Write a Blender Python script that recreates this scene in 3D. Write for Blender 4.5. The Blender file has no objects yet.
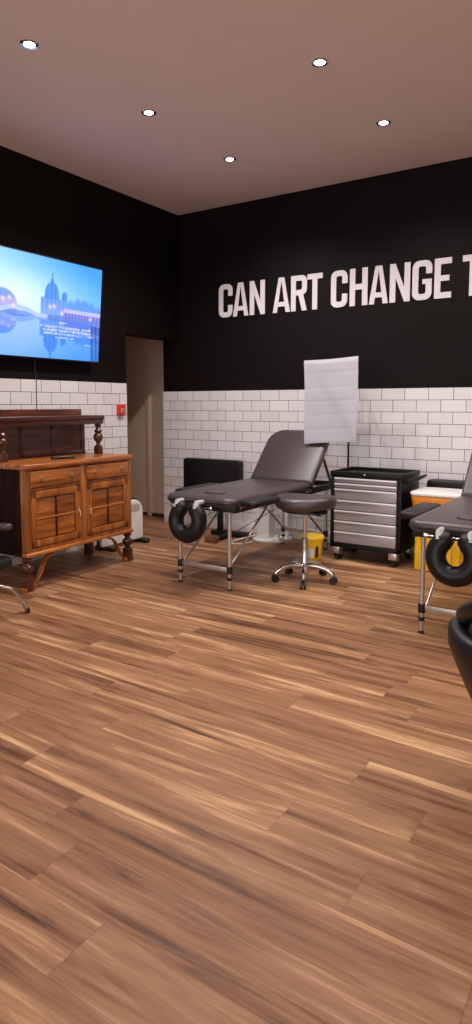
import bpy, bmesh, math, random
from mathutils import Vector, Matrix
random.seed(7)
S = bpy.context.scene
COL = S.collection
PI = math.pi

# ------------------------------------------------------------------ materials
def lin(r, g, b):
    def f(c):
        c /= 255.0
        return c / 12.92 if c <= 0.04045 else ((c + 0.055) / 1.055) ** 2.4
    return (f(r), f(g), f(b), 1.0)

class NT:
    def __init__(s, name):
        s.m = bpy.data.materials.new(name); s.m.use_nodes = True
        s.t = s.m.node_tree; s.n = s.t.nodes; s.b = s.n['Principled BSDF']
    def new(s, kind, **kw):
        n = s.n.new(kind)
        for k, v in kw.items(): setattr(n, k, v)
        return n
    def link(s, a, b): s.t.links.new(a, b)
    def math(s, op, a, b=None, clamp=False):
        n = s.new('ShaderNodeMath', operation=op); n.use_clamp = clamp
        for i, v in enumerate((a, b)):
            if v is None: continue
            if isinstance(v, (int, float)): n.inputs[i].default_value = v
            else: s.link(v, n.inputs[i])
        return n.outputs[0]
    def ramp(s, fac, stops):
        n = s.new('ShaderNodeValToRGB'); e = n.color_ramp.elements
        while len(e) < len(stops): e.new(0.5)
        for el, (p, c) in zip(e, stops): el.position = p; el.color = c
        s.link(fac, n.inputs[0]); return n.outputs[0]
    def mix(s, fac, a, b, kind='MIX'):
        n = s.new('ShaderNodeMix', data_type='RGBA', blend_type=kind)
        for i, v in ((0, fac), (6, a), (7, b)):
            if isinstance(v, (int, float, tuple)): n.inputs[i].default_value = v
            else: s.link(v, n.inputs[i])
        return n.outputs[2]
    def bump(s, h, strength, dist=0.01):
        n = s.new('ShaderNodeBump'); n.inputs['Strength'].default_value = strength
        n.inputs['Distance'].default_value = dist
        s.link(h, n.inputs['Height']); s.link(n.outputs[0], s.b.inputs['Normal'])

def plain(name, c, rough=0.5, metal=0.0, var=0.12, scale=9.0, bump=0.0, coat=0.0, spec=0.5):
    """procedural paint / plastic / metal / vinyl: base colour with a fine noise mottling"""
    t = NT(name)
    co = t.new('ShaderNodeTexCoord').outputs['Object']
    nz = t.new('ShaderNodeTexNoise'); nz.inputs['Scale'].default_value = scale; nz.inputs['Detail'].default_value = 5
    t.link(co, nz.inputs['Vector'])
    lo = tuple(x * (1 - var) for x in c[:3]) + (1,); hi = tuple(min(1, x * (1 + var)) for x in c[:3]) + (1,)
    t.link(t.ramp(nz.outputs[0], [(0.3, lo), (0.7, hi)]), t.b.inputs['Base Color'])
    t.b.inputs['Roughness'].default_value = rough; t.b.inputs['Metallic'].default_value = metal
    t.b.inputs['Coat Weight'].default_value = coat
    t.b.inputs['Specular IOR Level'].default_value = spec
    if bump:
        n2 = t.new('ShaderNodeTexNoise'); n2.inputs['Scale'].default_value = 260
        t.link(co, n2.inputs['Vector']); t.bump(n2.outputs[0], bump, 0.002)
    return t.m

def wood(name, dark, mid, light, axis=0, rough=0.35, coat=0.25, scale=1.0):
    t = NT(name)
    co = t.new('ShaderNodeTexCoord').outputs['Object']
    mp = t.new('ShaderNodeMapping'); sc = [26 * scale] * 3; sc[axis] = 2.2 * scale
    mp.inputs['Scale'].default_value = sc; t.link(co, mp.inputs[0])
    nz = t.new('ShaderNodeTexNoise'); nz.inputs['Scale'].default_value = 1.0; nz.inputs['Detail'].default_value = 7
    nz.inputs['Distortion'].default_value = 0.8; t.link(mp.outputs[0], nz.inputs['Vector'])
    t.link(t.ramp(nz.outputs[0], [(0.3, dark), (0.52, mid), (0.72, light)]), t.b.inputs['Base Color'])
    t.b.inputs['Roughness'].default_value = rough; t.b.inputs['Coat Weight'].default_value = coat
    t.b.inputs['Coat Roughness'].default_value = 0.2
    t.bump(nz.outputs[0], 0.12, 0.003)
    return t.m

def floor_material():
    t = NT('walnut plank floor')
    co = t.new('ShaderNodeTexCoord').outputs['Object']
    sp = t.new('ShaderNodeSeparateXYZ'); t.link(co, sp.inputs[0]); x, y = sp.outputs[0], sp.outputs[1]
    W, L = 0.1755, 1.23
    yr = t.math('DIVIDE', t.math('SUBTRACT', y, 1.592), W)
    row = t.math('FLOOR', yr); fy = t.math('FRACT', yr)
    wn = t.new('ShaderNodeTexWhiteNoise', noise_dimensions='1D'); t.link(row, wn.inputs['W'])
    xr = t.math('ADD', t.math('DIVIDE', x, L), t.math('MULTIPLY', wn.outputs[0], 3.0))
    k = t.math('FLOOR', xr); fx = t.math('FRACT', xr)
    cb = t.new('ShaderNodeCombineXYZ'); t.link(row, cb.inputs[0]); t.link(k, cb.inputs[1])
    w2 = t.new('ShaderNodeTexWhiteNoise', noise_dimensions='2D'); t.link(cb.outputs[0], w2.inputs['Vector'])
    rnd = w2.outputs[0]
    def grain(sx, sy, off, detail, dist):
        v = t.new('ShaderNodeCombineXYZ')
        t.link(t.math('ADD', t.math('MULTIPLY', x, sx), t.math('MULTIPLY', rnd, 37.0 + off)), v.inputs[0])
        t.link(t.math('ADD', t.math('MULTIPLY', y, sy), t.math('MULTIPLY', rnd, 91.0 + off)), v.inputs[1])
        t.link(t.math('MULTIPLY', rnd, 13.0), v.inputs[2])
        n = t.new('ShaderNodeTexNoise'); n.inputs['Scale'].default_value = 1.0
        n.inputs['Detail'].default_value = detail; n.inputs['Distortion'].default_value = dist
        t.link(v.outputs[0], n.inputs['Vector']); return n.outputs[0]
    broad = grain(0.60, 9.0, 0.0, 5.0, 1.3)
    fine = grain(1.6, 60.0, 5.0, 6.0, 0.5)
    mid = grain(2.2, 30.0, 9.0, 9.0, 3.0)
    rings = t.math('MULTIPLY', t.math('SINE', t.math('MULTIPLY', grain(0.45, 4.2, 17.0, 2.0, 0.7), 58.0)), 0.5)
    fac = t.math('ADD', t.math('MULTIPLY', broad, 0.66), t.math('MULTIPLY', fine, 0.13))
    fac = t.math('ADD', fac, t.math('MULTIPLY', mid, 0.22))
    fac = t.math('ADD', fac, t.math('MULTIPLY', rings, 0.05))
    fac = t.math('ADD', fac, t.math('MULTIPLY', t.math('SUBTRACT', rnd, 0.5), 0.10))
    c = t.ramp(fac, [(0.33, FL_DARK), (0.45, FL_MID), (0.56, FL_MID2), (0.68, FL_LIGHT)])
    # plank seams
    sy = t.math('MINIMUM', fy, t.math('SUBTRACT', 1.0, fy)); sx = t.math('MINIMUM', fx, t.math('SUBTRACT', 1.0, fx))
    seam = t.math('MAXIMUM', t.math('LESS_THAN', sy, 0.007), t.math('LESS_THAN', sx, 0.0011))
    c = t.mix(t.math('MULTIPLY', seam, 0.30), c, lin(60, 34, 20))
    t.link(c, t.b.inputs['Base Color'])
    t.link(t.math('ADD', 0.36, t.math('MULTIPLY', fine, 0.2)), t.b.inputs['Roughness'])
    t.b.inputs['Specular IOR Level'].default_value = 0.22
    h = t.math('SUBTRACT', t.math('MULTIPLY', fine, 0.3), seam)
    t.bump(h, 0.25, 0.0015)
    return t.m

def tile_material(name, horiz, u0, top, rowh, width):
    """white metro tiles with dark joints; horiz = axis index that runs along the wall"""
    t = NT(name)
    co = t.new('ShaderNodeTexCoord').outputs['Object']
    sp = t.new('ShaderNodeSeparateXYZ'); t.link(co, sp.inputs[0])
    cb = t.new('ShaderNodeCombineXYZ')
    t.link(t.math('SUBTRACT', sp.outputs[horiz], u0), cb.inputs[0])
    t.link(t.math('SUBTRACT', sp.outputs[2], top - 40 * rowh), cb.inputs[1])
    br = t.new('ShaderNodeTexBrick'); br.offset = 0.5
    br.inputs['Scale'].default_value = 1.0; br.inputs['Brick Width'].default_value = width
    br.inputs['Row Height'].default_value = rowh; br.inputs['Mortar Size'].default_value = 0.0022
    br.inputs['Mortar Smooth'].default_value = 0.1; br.inputs['Bias'].default_value = 0.0
    br.inputs['Color1'].default_value = lin(228, 221, 220); br.inputs['Color2'].default_value = lin(219, 211, 210)
    br.inputs['Mortar'].default_value = lin(66, 56, 56)
    t.link(cb.outputs[0], br.inputs['Vector']); t.link(br.outputs['Color'], t.b.inputs['Base Color'])
    t.b.inputs['Roughness'].default_value = 0.22
    nz = t.new('ShaderNodeTexNoise'); nz.inputs['Scale'].default_value = 7.0; t.link(co, nz.inputs['Vector'])
    h = t.math('SUBTRACT', t.math('MULTIPLY', nz.outputs[0], 0.25), br.outputs['Fac'])
    t.bump(h, 0.35, 0.003)
    return t.m

def emit(name, c, strength):
    t = NT(name); t.b.inputs['Base Color'].default_value = c
    t.b.inputs['Emission Color'].default_value = c; t.b.inputs['Emission Strength'].default_value = strength
    return t.m

FL_DARK = lin(80, 47, 30); FL_MID = lin(134, 92, 63); FL_MID2 = lin(157, 114, 81); FL_LIGHT = lin(210, 166, 122)
M = {}
M['floor'] = floor_material()
M['tile_back'] = tile_material('white metro tiles back wall', 0, -1.62, 1.413, 0.1008, 0.2035)
M['tile_left'] = tile_material('white metro tiles left wall', 1, 4.63, 1.475, 0.1008, 0.2035)
M['black_wall'] = plain('black brown wall paint', lin(18, 8, 8), 0.6, var=0.2, scale=3, bump=0.05, spec=0.15)
M['ceiling'] = plain('white ceiling paint', lin(240, 216, 206), 0.9, var=0.02, scale=2)
M['beige'] = plain('beige paint', lin(216, 192, 168), 0.6, var=0.04, scale=4)
M['white_paint'] = plain('white gloss paint', lin(232, 226, 222), 0.4, var=0.03)
M['dark_trim'] = plain('dark brown skirting', lin(58, 36, 26), 0.5)
M['letter'] = plain('white vinyl lettering', lin(222, 213, 216), 0.5, var=0.02)
M['vinyl'] = plain('black vinyl upholstery', lin(66, 55, 54), 0.36, var=0.08, bump=0.12, spec=0.6)
M['vinyl_dark'] = plain('deep black vinyl', lin(17, 13, 13), 0.42, var=0.1, bump=0.1, spec=0.35)
M['black_plastic'] = plain('black plastic', lin(20, 18, 18), 0.4, var=0.15)
M['black_steel'] = plain('black powder coated steel', lin(13, 9, 9), 0.45, var=0.12, spec=0.3)
M['alu'] = plain('brushed aluminium', lin(205, 200, 196), 0.32, metal=0.85, var=0.06, scale=40)
M['chrome'] = plain('chrome', lin(215, 212, 210), 0.14, metal=1.0, var=0.03)
M['silver'] = plain('silver grey drawer paint', lin(168, 161, 162), 0.35, metal=0.35, var=0.04)
M['lip'] = plain('bright aluminium lip', lin(232, 228, 228), 0.3, metal=0.3, var=0.03)
M['yellow'] = plain('yellow plastic', lin(246, 196, 30), 0.38, var=0.05)
M['orange'] = plain('orange yellow plastic', lin(226, 140, 34), 0.4, var=0.06)
M['white_plastic'] = plain('white plastic', lin(232, 228, 224), 0.35, var=0.03)
M['grey_plastic'] = plain('pale grey plastic', lin(176, 170, 166), 0.45, var=0.05)
M['paper'] = plain('white paper sheet', lin(190, 186, 193), 0.75, var=0.02)
M['red'] = plain('red plastic', lin(214, 44, 34), 0.35, var=0.06)
M['oak'] = wood('orange oak', lin(112, 60, 24), lin(168, 96, 40), lin(200, 126, 60), axis=0)
M['oak_v'] = wood('orange oak upright', lin(108, 57, 23), lin(160, 91, 38), lin(192, 120, 56), axis=2)
M['oak_dark'] = wood('dark stained oak', lin(44, 18, 10), lin(82, 38, 20), lin(116, 58, 30), axis=0)
M['side_shade'] = wood('near black oak with painted side shade', lin(20, 9, 7), lin(36, 17, 12), lin(52, 26, 18), axis=2, rough=0.8, coat=0.0); M['side_shade'].node_tree.nodes['Principled BSDF'].inputs['Specular IOR Level'].default_value = 0.12  # shade on the sideboard's sides painted in as near-black oak
M['turned'] = wood('dark turned wood', lin(36, 16, 10), lin(72, 34, 20), lin(104, 52, 30), axis=2, rough=0.28)
M['raw_wood'] = wood('brown timber', lin(78, 46, 30), lin(116, 72, 48), lin(140, 92, 62), axis=1, coat=0.0)
M['brass'] = plain('aged brass', lin(206, 176, 128), 0.3, metal=0.9, var=0.1)
M['lamp'] = emit('lit downlight lens', (1.0, 0.93, 0.86, 1), 14.0)

# ------------------------------------------------------------------ mesh builder
class B:
    def __init__(s): s.bm = bmesh.new()
    def add(s, vs, fs, mi=0):
        v = [s.bm.verts.new(p) for p in vs]
        out = []
        for f in fs:
            try:
                fc = s.bm.faces.new([v[i] for i in f]); fc.material_index = mi; out.append(fc)
            except ValueError: pass
        return v, out
    def box(s, x0, x1, y0, y1, z0, z1, bev=0.0, seg=2, mi=0, M4=None):
        b2 = bmesh.new()
        bmesh.ops.create_cube(b2, size=1.0)
        for v in b2.verts:
            v.co = Vector(((x0 + x1) / 2 + v.co.x * (x1 - x0), (y0 + y1) / 2 + v.co.y * (y1 - y0), (z0 + z1) / 2 + v.co.z * (z1 - z0)))
        if bev: bmesh.ops.bevel(b2, geom=list(b2.edges), offset=bev, segments=seg, affect='EDGES', profile=0.5)
        s.merge(b2, M4, mi); return s
    def merge(s, b2, M4=None, mi=0):
        mp = {}
        for v in b2.verts: mp[v] = s.bm.verts.new(M4 @ v.co if M4 else v.co)
        for f in b2.faces:
            nf = s.bm.faces.new([mp[v] for v in f.verts]); nf.material_index = mi
        b2.free()
    def tube(s, pts, r, n=12, closed=False, sy=1.0, cap=True, mi=0):
        """sweep a circle of radius r (number or one per point) along pts"""
        P = [Vector(p) for p in pts]; k = len(P)
        R = r if isinstance(r, (list, tuple)) else [r] * k
        rings = []; up = None
        for i in range(k):
            if closed: d = (P[(i + 1) % k] - P[i - 1])
            else: d = P[min(i + 1, k - 1)] - P[max(i - 1, 0)]
            d.normalize()
            if up is None:
                up = Vector((0, 0, 1)) if abs(d.z) < 0.9 else Vector((1, 0, 0))
            a = d.cross(up); a.normalize(); b = a.cross(d); b.normalize(); up = b
            rings.append([s.bm.verts.new(P[i] + (a * math.cos(2 * PI * j / n) + b * math.sin(2 * PI * j / n) * sy) * R[i]) for j in range(n)])
        m = k if closed else k - 1
        for i in range(m):
            A, C = rings[i], rings[(i + 1) % k]
            for j in range(n):
                f = s.bm.faces.new([A[j], A[(j + 1) % n], C[(j + 1) % n], C[j]]); f.material_index = mi
        if cap and not closed:
            s.bm.faces.new(rings[0][::-1]).material_index = mi; s.bm.faces.new(rings[-1]).material_index = mi
        return s
    def lathe(s, prof, c=(0, 0, 0), n=24, axis='z', mi=0):
        """prof: list of (radius, height) from bottom to top"""
        def pt(r, h, a):
            p = Vector((r * math.cos(a), r * math.sin(a), h))
            if axis == 'x': p = Vector((p.z, p.x, p.y))
            if axis == 'y': p = Vector((p.y, p.z, p.x))
            return p + Vector(c)
        rings = [[s.bm.verts.new(pt(max(r, 1e-4), h, 2 * PI * j / n)) for j in range(n)] for r, h in prof]
        for A, C in zip(rings, rings[1:]):
            for j in range(n): s.bm.faces.new([A[j], A[(j + 1) % n], C[(j + 1) % n], C[j]]).material_index = mi
        s.bm.faces.new(rings[0][::-1]).material_index = mi; s.bm.faces.new(rings[-1]).material_index = mi
        return s
    def loft(s, loops, mi=0, cap=True):
        rings = [[s.bm.verts.new(p) for p in L] for L in loops]; n = len(loops[0])
        for A, C in zip(rings, rings[1:]):
            for j in range(n): s.bm.faces.new([A[j], A[(j + 1) % n], C[(j + 1) % n], C[j]]).material_index = mi
        if cap: s.bm.faces.new(rings[0][::-1]).material_index = mi; s.bm.faces.new(rings[-1]).material_index = mi
        return s
    def pad(s, outline, z0, z1, r, seg=5, M4=None, r0=None):
        """upholstered slab: outline (ccw xy) with rounded top and bottom rims"""
        r0 = r if r0 is None else r0
        low = []
        for i in range(seg + 1):
            a = PI / 2 * i / seg
            low.append([(p[0], p[1], z0 + r0 * (1 - math.cos(a))) for p in inset(outline, r0 * (1 - math.sin(a)))])
        # low: a=0 -> inset r0 at z0 ; a=90deg -> inset 0 at z0+r0
        top = []
        for i in range(seg + 1):
            a = PI / 2 * i / seg
            top.append([(p[0], p[1], z1 - r * (1 - math.sin(a))) for p in inset(outline, r * (1 - math.cos(a)))])
        L = low + top
        if M4: L = [[M4 @ Vector(p) for p in l] for l in L]
        s.loft(L); return s
    def prism(s, outline, z0, z1, M4=None, mi=0):
        L = [[(p[0], p[1], z) for p in outline] for z in (z0, z1)]
        if M4: L = [[M4 @ Vector(p) for p in l] for l in L]
        s.loft(L, mi); return s
    def build(s, name, mats, parent=None, smooth=True, angle=40, loc=None):
        bmesh.ops.recalc_face_normals(s.bm, faces=list(s.bm.faces))
        me = bpy.data.meshes.new(name); s.bm.to_mesh(me); s.bm.free()
        for m in (mats if isinstance(mats, (list, tuple)) else [mats]):
            me.materials.append(M[m] if isinstance(m, str) else m)
        if smooth:
            for p in me.polygons: p.use_smooth = True
            me.set_sharp_from_angle(angle=math.radians(angle))
        o = bpy.data.objects.new(name, me); COL.objects.link(o)
        if parent: o.parent = parent
        if loc: o.location = loc
        return o

def inset(outline, d):
    if abs(d) < 1e-7: return [tuple(p[:2]) for p in outline]
    n = len(outline); out = []
    for i in range(n):
        p = Vector(outline[i][:2]); a = p - Vector(outline[i - 1][:2]); b = Vector(outline[(i + 1) % n][:2]) - p
        a.normalize(); b.normalize(); na = Vector((-a.y, a.x)); nb = Vector((-b.y, b.x))
        q = (na + nb); q.normalize(); k = max(0.5, q.dot(na)); out.append(tuple(p + q * (d / k)))
    return out

def rrect(x0, x1, y0, y1, r, n=6):
    """ccw rounded rectangle; r = one radius or four (bl, br, tr, tl)"""
    R = r if isinstance(r, (list, tuple)) else [r] * 4
    out = []
    for (cx, cy, a0, q) in ((x0 + R[0], y0 + R[0], PI, R[0]), (x1 - R[1], y0 + R[1], 1.5 * PI, R[1]),
                            (x1 - R[2], y1 - R[2], 0, R[2]), (x0 + R[3], y1 - R[3], PI / 2, R[3])):
        for i in range(n + 1):
            a = a0 + PI / 2 * i / n; out.append((cx + q * math.cos(a), cy + q * math.sin(a)))
    return out

def thing(name, label, cat, loc=(0, 0, 0), rz=0.0, group=None):
    o = bpy.data.objects.new(name, None); COL.objects.link(o)
    o.location = loc; o.rotation_euler = (0, 0, rz); o.empty_display_size = 0.1
    return tag(o, label, cat, group)
def tag(o, label, cat, group=None):
    o['label'] = label; o['category'] = cat
    if group: o['group'] = group
    return o
def struct(o, label=None):
    o['kind'] = 'structure'
    if label: o['label'] = label
    return o

# ------------------------------------------------------------------ the room
XL, YB, H = -4.246, 5.448, 3.205      # left wall plane, back wall plane, ceiling height
XR, YF = 3.3, -2.8
b = B(); b.box(-6.2, XR, YF, 5.93, -0.05, 0.0); struct(b.build('floor', 'floor', smooth=False))
b = B(); b.box(XL - 0.2, XR, YF, YB + 0.24, H, H + 0.06); struct(b.build('ceiling', 'ceiling', smooth=False))
b = B()
b.box(-4.46, XR, YB, YB + 0.242, 0, H)
b.box(-4.462, XR, YB - 0.008, YB + 0.002, 0, 1.413, mi=1)
struct(b.build('wall_back', ['black_wall', 'tile_back'], smooth=False))
b = B()
b.box(XL - 0.2, XL, YF, 4.63, 0, H)
b.box(XL - 0.2, XL, 4.63, YB, 1.945, H)
b.box(XL - 0.002, XL + 0.008, YF, 4.63, 0, 1.475, mi=1)
struct(b.build('wall_left', ['black_wall', 'tile_left'], smooth=False))
b = B(); b.box(XR, XR + 0.1, YF, YB + 0.24, 0, H); b.box(XR - 0.008, XR + 0.001, YF, YB, 0, 1.413, mi=1)
struct(b.build('wall_right', ['black_wall', 'tile_left'], smooth=False))
b = B(); b.box(XL - 0.2, XL + 0.5, YF - 0.1, YF, 0, H); b.box(XR - 0.4, XR + 0.1, YF - 0.1, YF, 0, H); b.box(XL, XR, YF - 0.1, YF, 0, 0.3); b.box(XL, XR, YF - 0.1, YF, 2.95, H); struct(b.build('wall_front', 'white_paint', smooth=False))  # large opening made up behind the camera so daylight fills the ceiling
b = B(); b.box(-4.455, XR, YB - 0.022, YB - 0.004, 0, 0.105, bev=0.004); struct(b.build('baseboard_back', 'white_paint'))
# lobby beyond the opening: beige end panel, side walls, lid
b = B(); b.box(-6.2, -4.46, 5.69, 5.79, 0, 2.5); struct(b.build('wall_lobby_end', 'beige', smooth=False))
b = B(); b.box(-6.3, -6.2, 4.2, 5.79, 0, 2.5); struct(b.build('wall_lobby_left', 'beige', smooth=False))
b = B(); b.box(-6.2, XL - 0.2, 4.3, 4.4, 0, 2.5); struct(b.build('wall_lobby_front', 'beige', smooth=False))
b = B(); b.box(-6.2, XL - 0.2, 4.4, 5.69, 2.45, 2.5); struct(b.build('ceiling_lobby', 'ceiling', smooth=False))
b = B(); b.box(-4.905, -4.842, 5.672, 5.691, 0, 2.45, bev=0.004); struct(b.build('trim_1', 'beige'))
b = B(); b.box(-6.2, -4.47, 5.676, 5.69, 0, 0.035); struct(b.build('baseboard_lobby', 'dark_trim'))

# ------------------------------------------------------------------ wall lettering
CAP = 0.320; ST = 0.050; HT = 0.048
def letter_bm(ch, w):
    b = B(); T = 0.006
    cnt = [0]
    def q(pts):
        cnt[0] += 1; b.prism(pts, 0, T + 0.00012 * cnt[0])
    def bar(x0, x1, y0, y1): q([(x0, y0), (x1, y0), (x1, y1), (x0, y1)])
    def ring(x0, x1, y0, y1, ro, ri, gap=None, n=7):
        """rounded rectangular stroke; gap = (ylo, yhi) cut in the right side"""
        def path(r, d):
            out = []
            X0, X1, Y0, Y1 = x0 + d[0], x1 - d[0], y0 + d[1], y1 - d[1]
            for (cx, cy, a0) in ((X1 - r, Y1 - r, 0), (X0 + r, Y1 - r, PI / 2), (X0 + r, Y0 + r, PI), (X1 - r, Y0 + r, 1.5 * PI)):
                for i in range(n + 1):
                    a = a0 + PI / 2 * i / n; out.append((cx + r * math.cos(a), cy + r * math.sin(a)))
            return out
        O = path(ro, (0, 0)); I = path(ri, (ST, HT))
        if gap:
            O = [(x1, gap[1])] + O + [(x1, gap[0])]; I = [(x1 - ST, gap[1])] + I + [(x1 - ST, gap[0])]
            m = len(O) - 1
        else: m = len(O)
        k = len(O)
        for i in range(m): q([O[i], O[(i + 1) % k], I[(i + 1) % k], I[i]])
    c = CAP
    if ch == 'C': ring(0, w, 0, c, 0.058, 0.018, gap=(c * 0.36, c * 0.64))
    elif ch == 'G':
        ring(0, w, 0, c, 0.058, 0.018, gap=(c * 0.50, c * 0.66))
        bar(w * 0.52, w, c * 0.40, c * 0.52)
    elif ch == 'A':
        a = 0.046; m = w / 2; t = 0.03
        q([(0, 0), (a, 0), (m + 0.004, c), (m - t, c)]); q([(w - a, 0), (w, 0), (m + t, c), (m - 0.004, c)])
        bar(w * 0.24, w * 0.76, c * 0.17, c * 0.30)
    elif ch == 'N':
        bar(0, ST, 0, c); bar(w - ST, w, 0, c); q([(ST * 0.95, c), (0.004, c), (w - ST * 0.95, 0), (w - 0.004, 0)][::-1])
    elif ch == 'R':
        bar(0, ST, 0, c); hb = c * 0.44
        O = []; I = []
        ro, ri = 0.055, 0.018
        for i in range(8):
            a = PI / 2 - PI / 2 * i / 7; O.append((w - ro + ro * math.cos(a), c - ro + ro * math.sin(a))); I.append((w - ST - ri + ri * math.cos(a), c - HT - ri + ri * math.sin(a)))
        for i in range(8):
            a = -PI / 2 * i / 7; O.append((w - ro + ro * math.cos(a), hb + ro + ro * math.sin(a))); I.append((w - ST - ri + ri * math.cos(a), hb + HT + ri + ri * math.sin(a)))
        O = [(ST * 0.9, c)] + O + [(ST * 0.9, hb)]; I = [(ST * 0.9, c - HT)] + I + [(ST * 0.9, hb + HT)]
        for i in range(len(O) - 1): q([O[i], O[i + 1], I[i + 1], I[i]])
        q([(w * 0.46, hb + 0.01), (w * 0.46 + ST, hb + 0.01), (w, 0), (w - ST, 0)])
    elif ch == 'T': bar((w - ST) / 2, (w + ST) / 2, 0, c); bar(0, w, c - HT, c)
    elif ch == 'H': bar(0, ST, 0, c); bar(w - ST, w, 0, c); bar(0, w, c * 0.43, c * 0.58)
    elif ch == 'E':
        bar(0, ST, 0, c); bar(0, w, 0, HT); bar(0, w, c - HT, c); bar(0, w * 0.88, c * 0.43, c * 0.57)
    return b
LET = [('C', -3.735, -3.575), ('A', -3.57, -3.392), ('N', -3.375, -3.206), ('A', -3.119, -2.935), ('R', -2.925, -2.76), ('T', -2.757, -2.605),
       ('C', -2.52, -2.363), ('H', -2.341, -2.176), ('A', -2.162, -1.992), ('N', -1.977, -1.802), ('G', -1.782, -1.62), ('E', -1.6, -1.463), ('T', -1.378, -1.218)]
wl = thing('wall_slogan', 'large white capital lettering reading CAN ART CHANGE T across the black back wall', 'lettering', (-2.55, YB - 0.001, 2.135))
for ch, x0, x1 in LET:
    o = letter_bm(ch, x1 - x0).build('letter', 'letter', wl, smooth=False)
    o.location = (x0 + 2.55, 0, 0); o.rotation_euler = (PI / 2, 0, 0); o['label'] = 'white capital letter ' + ch

# ------------------------------------------------------------------ downlights
def downlight(x, y, label, watts=60.0):
    t = thing('downlight', label, 'ceiling light', (x, y, H), 0, 'recessed ceiling downlights')
    b = B(); b.lathe([(0.031, 0.0), (0.031, -0.004), (0.047, -0.006), (0.050, -0.003), (0.050, 0.0)], n=28); b.build('trim_ring', 'chrome', t)
    b = B(); b.lathe([(0.0005, -0.0035), (0.030, -0.0035), (0.030, 0.0), (0.0005, 0.0)], n=24); b.build('lamp_lens', 'lamp', t)
    ld = bpy.data.lights.new('downlight_beam', 'SPOT'); ld.energy = watts * 0.86; ld.color = (1.0, 0.935, 0.90)
    ld.spot_size = math.radians(142 if y > 4 or x < -2 else 112); ld.spot_blend = 0.7; ld.shadow_soft_size = 0.035
    lo = bpy.data.objects.new('downlight_beam', ld); COL.objects.link(lo); lo.parent = t; lo.location = (0, 0, -0.03)
    return t
downlight(-2.955, 4.46, 'small lit downlight in the ceiling nearest the corner of the black walls', 92)
downlight(-1.698, 4.48, 'small lit downlight in the ceiling above the word CHANGE, nearest the slogan wall', 56)
downlight(-2.95, 3.48, 'small lit downlight in the ceiling, one row nearer than the corner one', 85)
downlight(-1.72, 3.52, 'small lit downlight near the top of the ceiling, between the two table rows', 58)
downlight(-2.95, 2.5, 'small lit downlight at the upper left of the ceiling above the wooden sideboard side', 60)
for x, y, wt in ((-1.7, 2.5, 40), (-0.45, 4.47, 64), (-0.45, 3.5, 52), (-0.45, 2.5, 35), (0.8, 4.47, 60), (0.8, 3.5, 50), (-1.7, 1.3, 22), (-0.45, 0.1, 18), (0.8, 1.3, 22)):
    downlight(x, y, 'small lit downlight in the ceiling outside the picture, over the open floor', wt)

# ------------------------------------------------------------------ television
def tv():
    W, Hh = 1.46, 0.798
    t = thing('television', 'large wall-mounted flat television showing a blue dusk view of a domed building', 'television', (-4.19, 4.19 - W / 2, 1.640))
    tilt = Matrix.Rotation(math.radians(5.2), 4, 'Y')
    b = B(); b.box(0.0, 0.030, -W / 2, W / 2, 0, Hh, bev=0.004, M4=tilt); b.build('housing', 'black_plastic', t)
    b = B(); b.box(-0.005, 0.0, -0.3, 0.3, 0.15, 0.6, M4=tilt); b.box(-0.050, 0.018, -0.2, 0.2, 0.2, 0.3); b.box(-0.050, 0.036, -0.2, 0.2, 0.42, 0.5)
    b.build('wall_bracket', 'black_steel', t)
    # screen: one flat grid, picture colours per vertex (it is a lit display)
    NX, NY = 260, 148; m = 0.010
    vs = []; cs = []
    for j in range(NY + 1):
        for i in range(NX + 1):
            u, v = i / NX, j / NY
            vs.append(tilt @ Vector((0.0315, -W / 2 + m + u * (W - 2 * m), m + v * (Hh - 2 * m)))); cs.append(picture(u, v))
    fs = [(j * (NX + 1) + i, j * (NX + 1) + i + 1, (j + 1) * (NX + 1) + i + 1, (j + 1) * (NX + 1) + i) for j in range(NY) for i in range(NX)]
    me = bpy.data.meshes.new('screen'); me.from_pydata(vs, [], fs)
    at = me.color_attributes.new('picture', 'FLOAT_COLOR', 'POINT')
    for i, c in enumerate(cs): at.data[i].color = c
    n = NT('lit television picture'); a = n.new('ShaderNodeAttribute'); a.attribute_name = 'picture'
    n.b.inputs['Base Color'].default_value = (0.005, 0.005, 0.005, 1); n.b.inputs['Roughness'].default_value = 0.25
    n.link(a.outputs['Color'], n.b.inputs['Emission Color']); n.b.inputs['Emission Strength'].default_value = TVS
    me.materials.append(n.m)
    o = bpy.data.objects.new('screen', me); COL.objects.link(o); o.parent = t
TVS = 1.15
_r = random.Random(3)
DASH = {}
def mixc(a, b, f):
    f = max(0, min(1, f)); return tuple(x + (y - x) * f for x, y in zip(a, b))
def hsh(*k):
    return (math.sin(sum(q * w for q, w in zip(k, (12.9898, 78.233, 37.719)))) * 43758.5453) % 1.0
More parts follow.
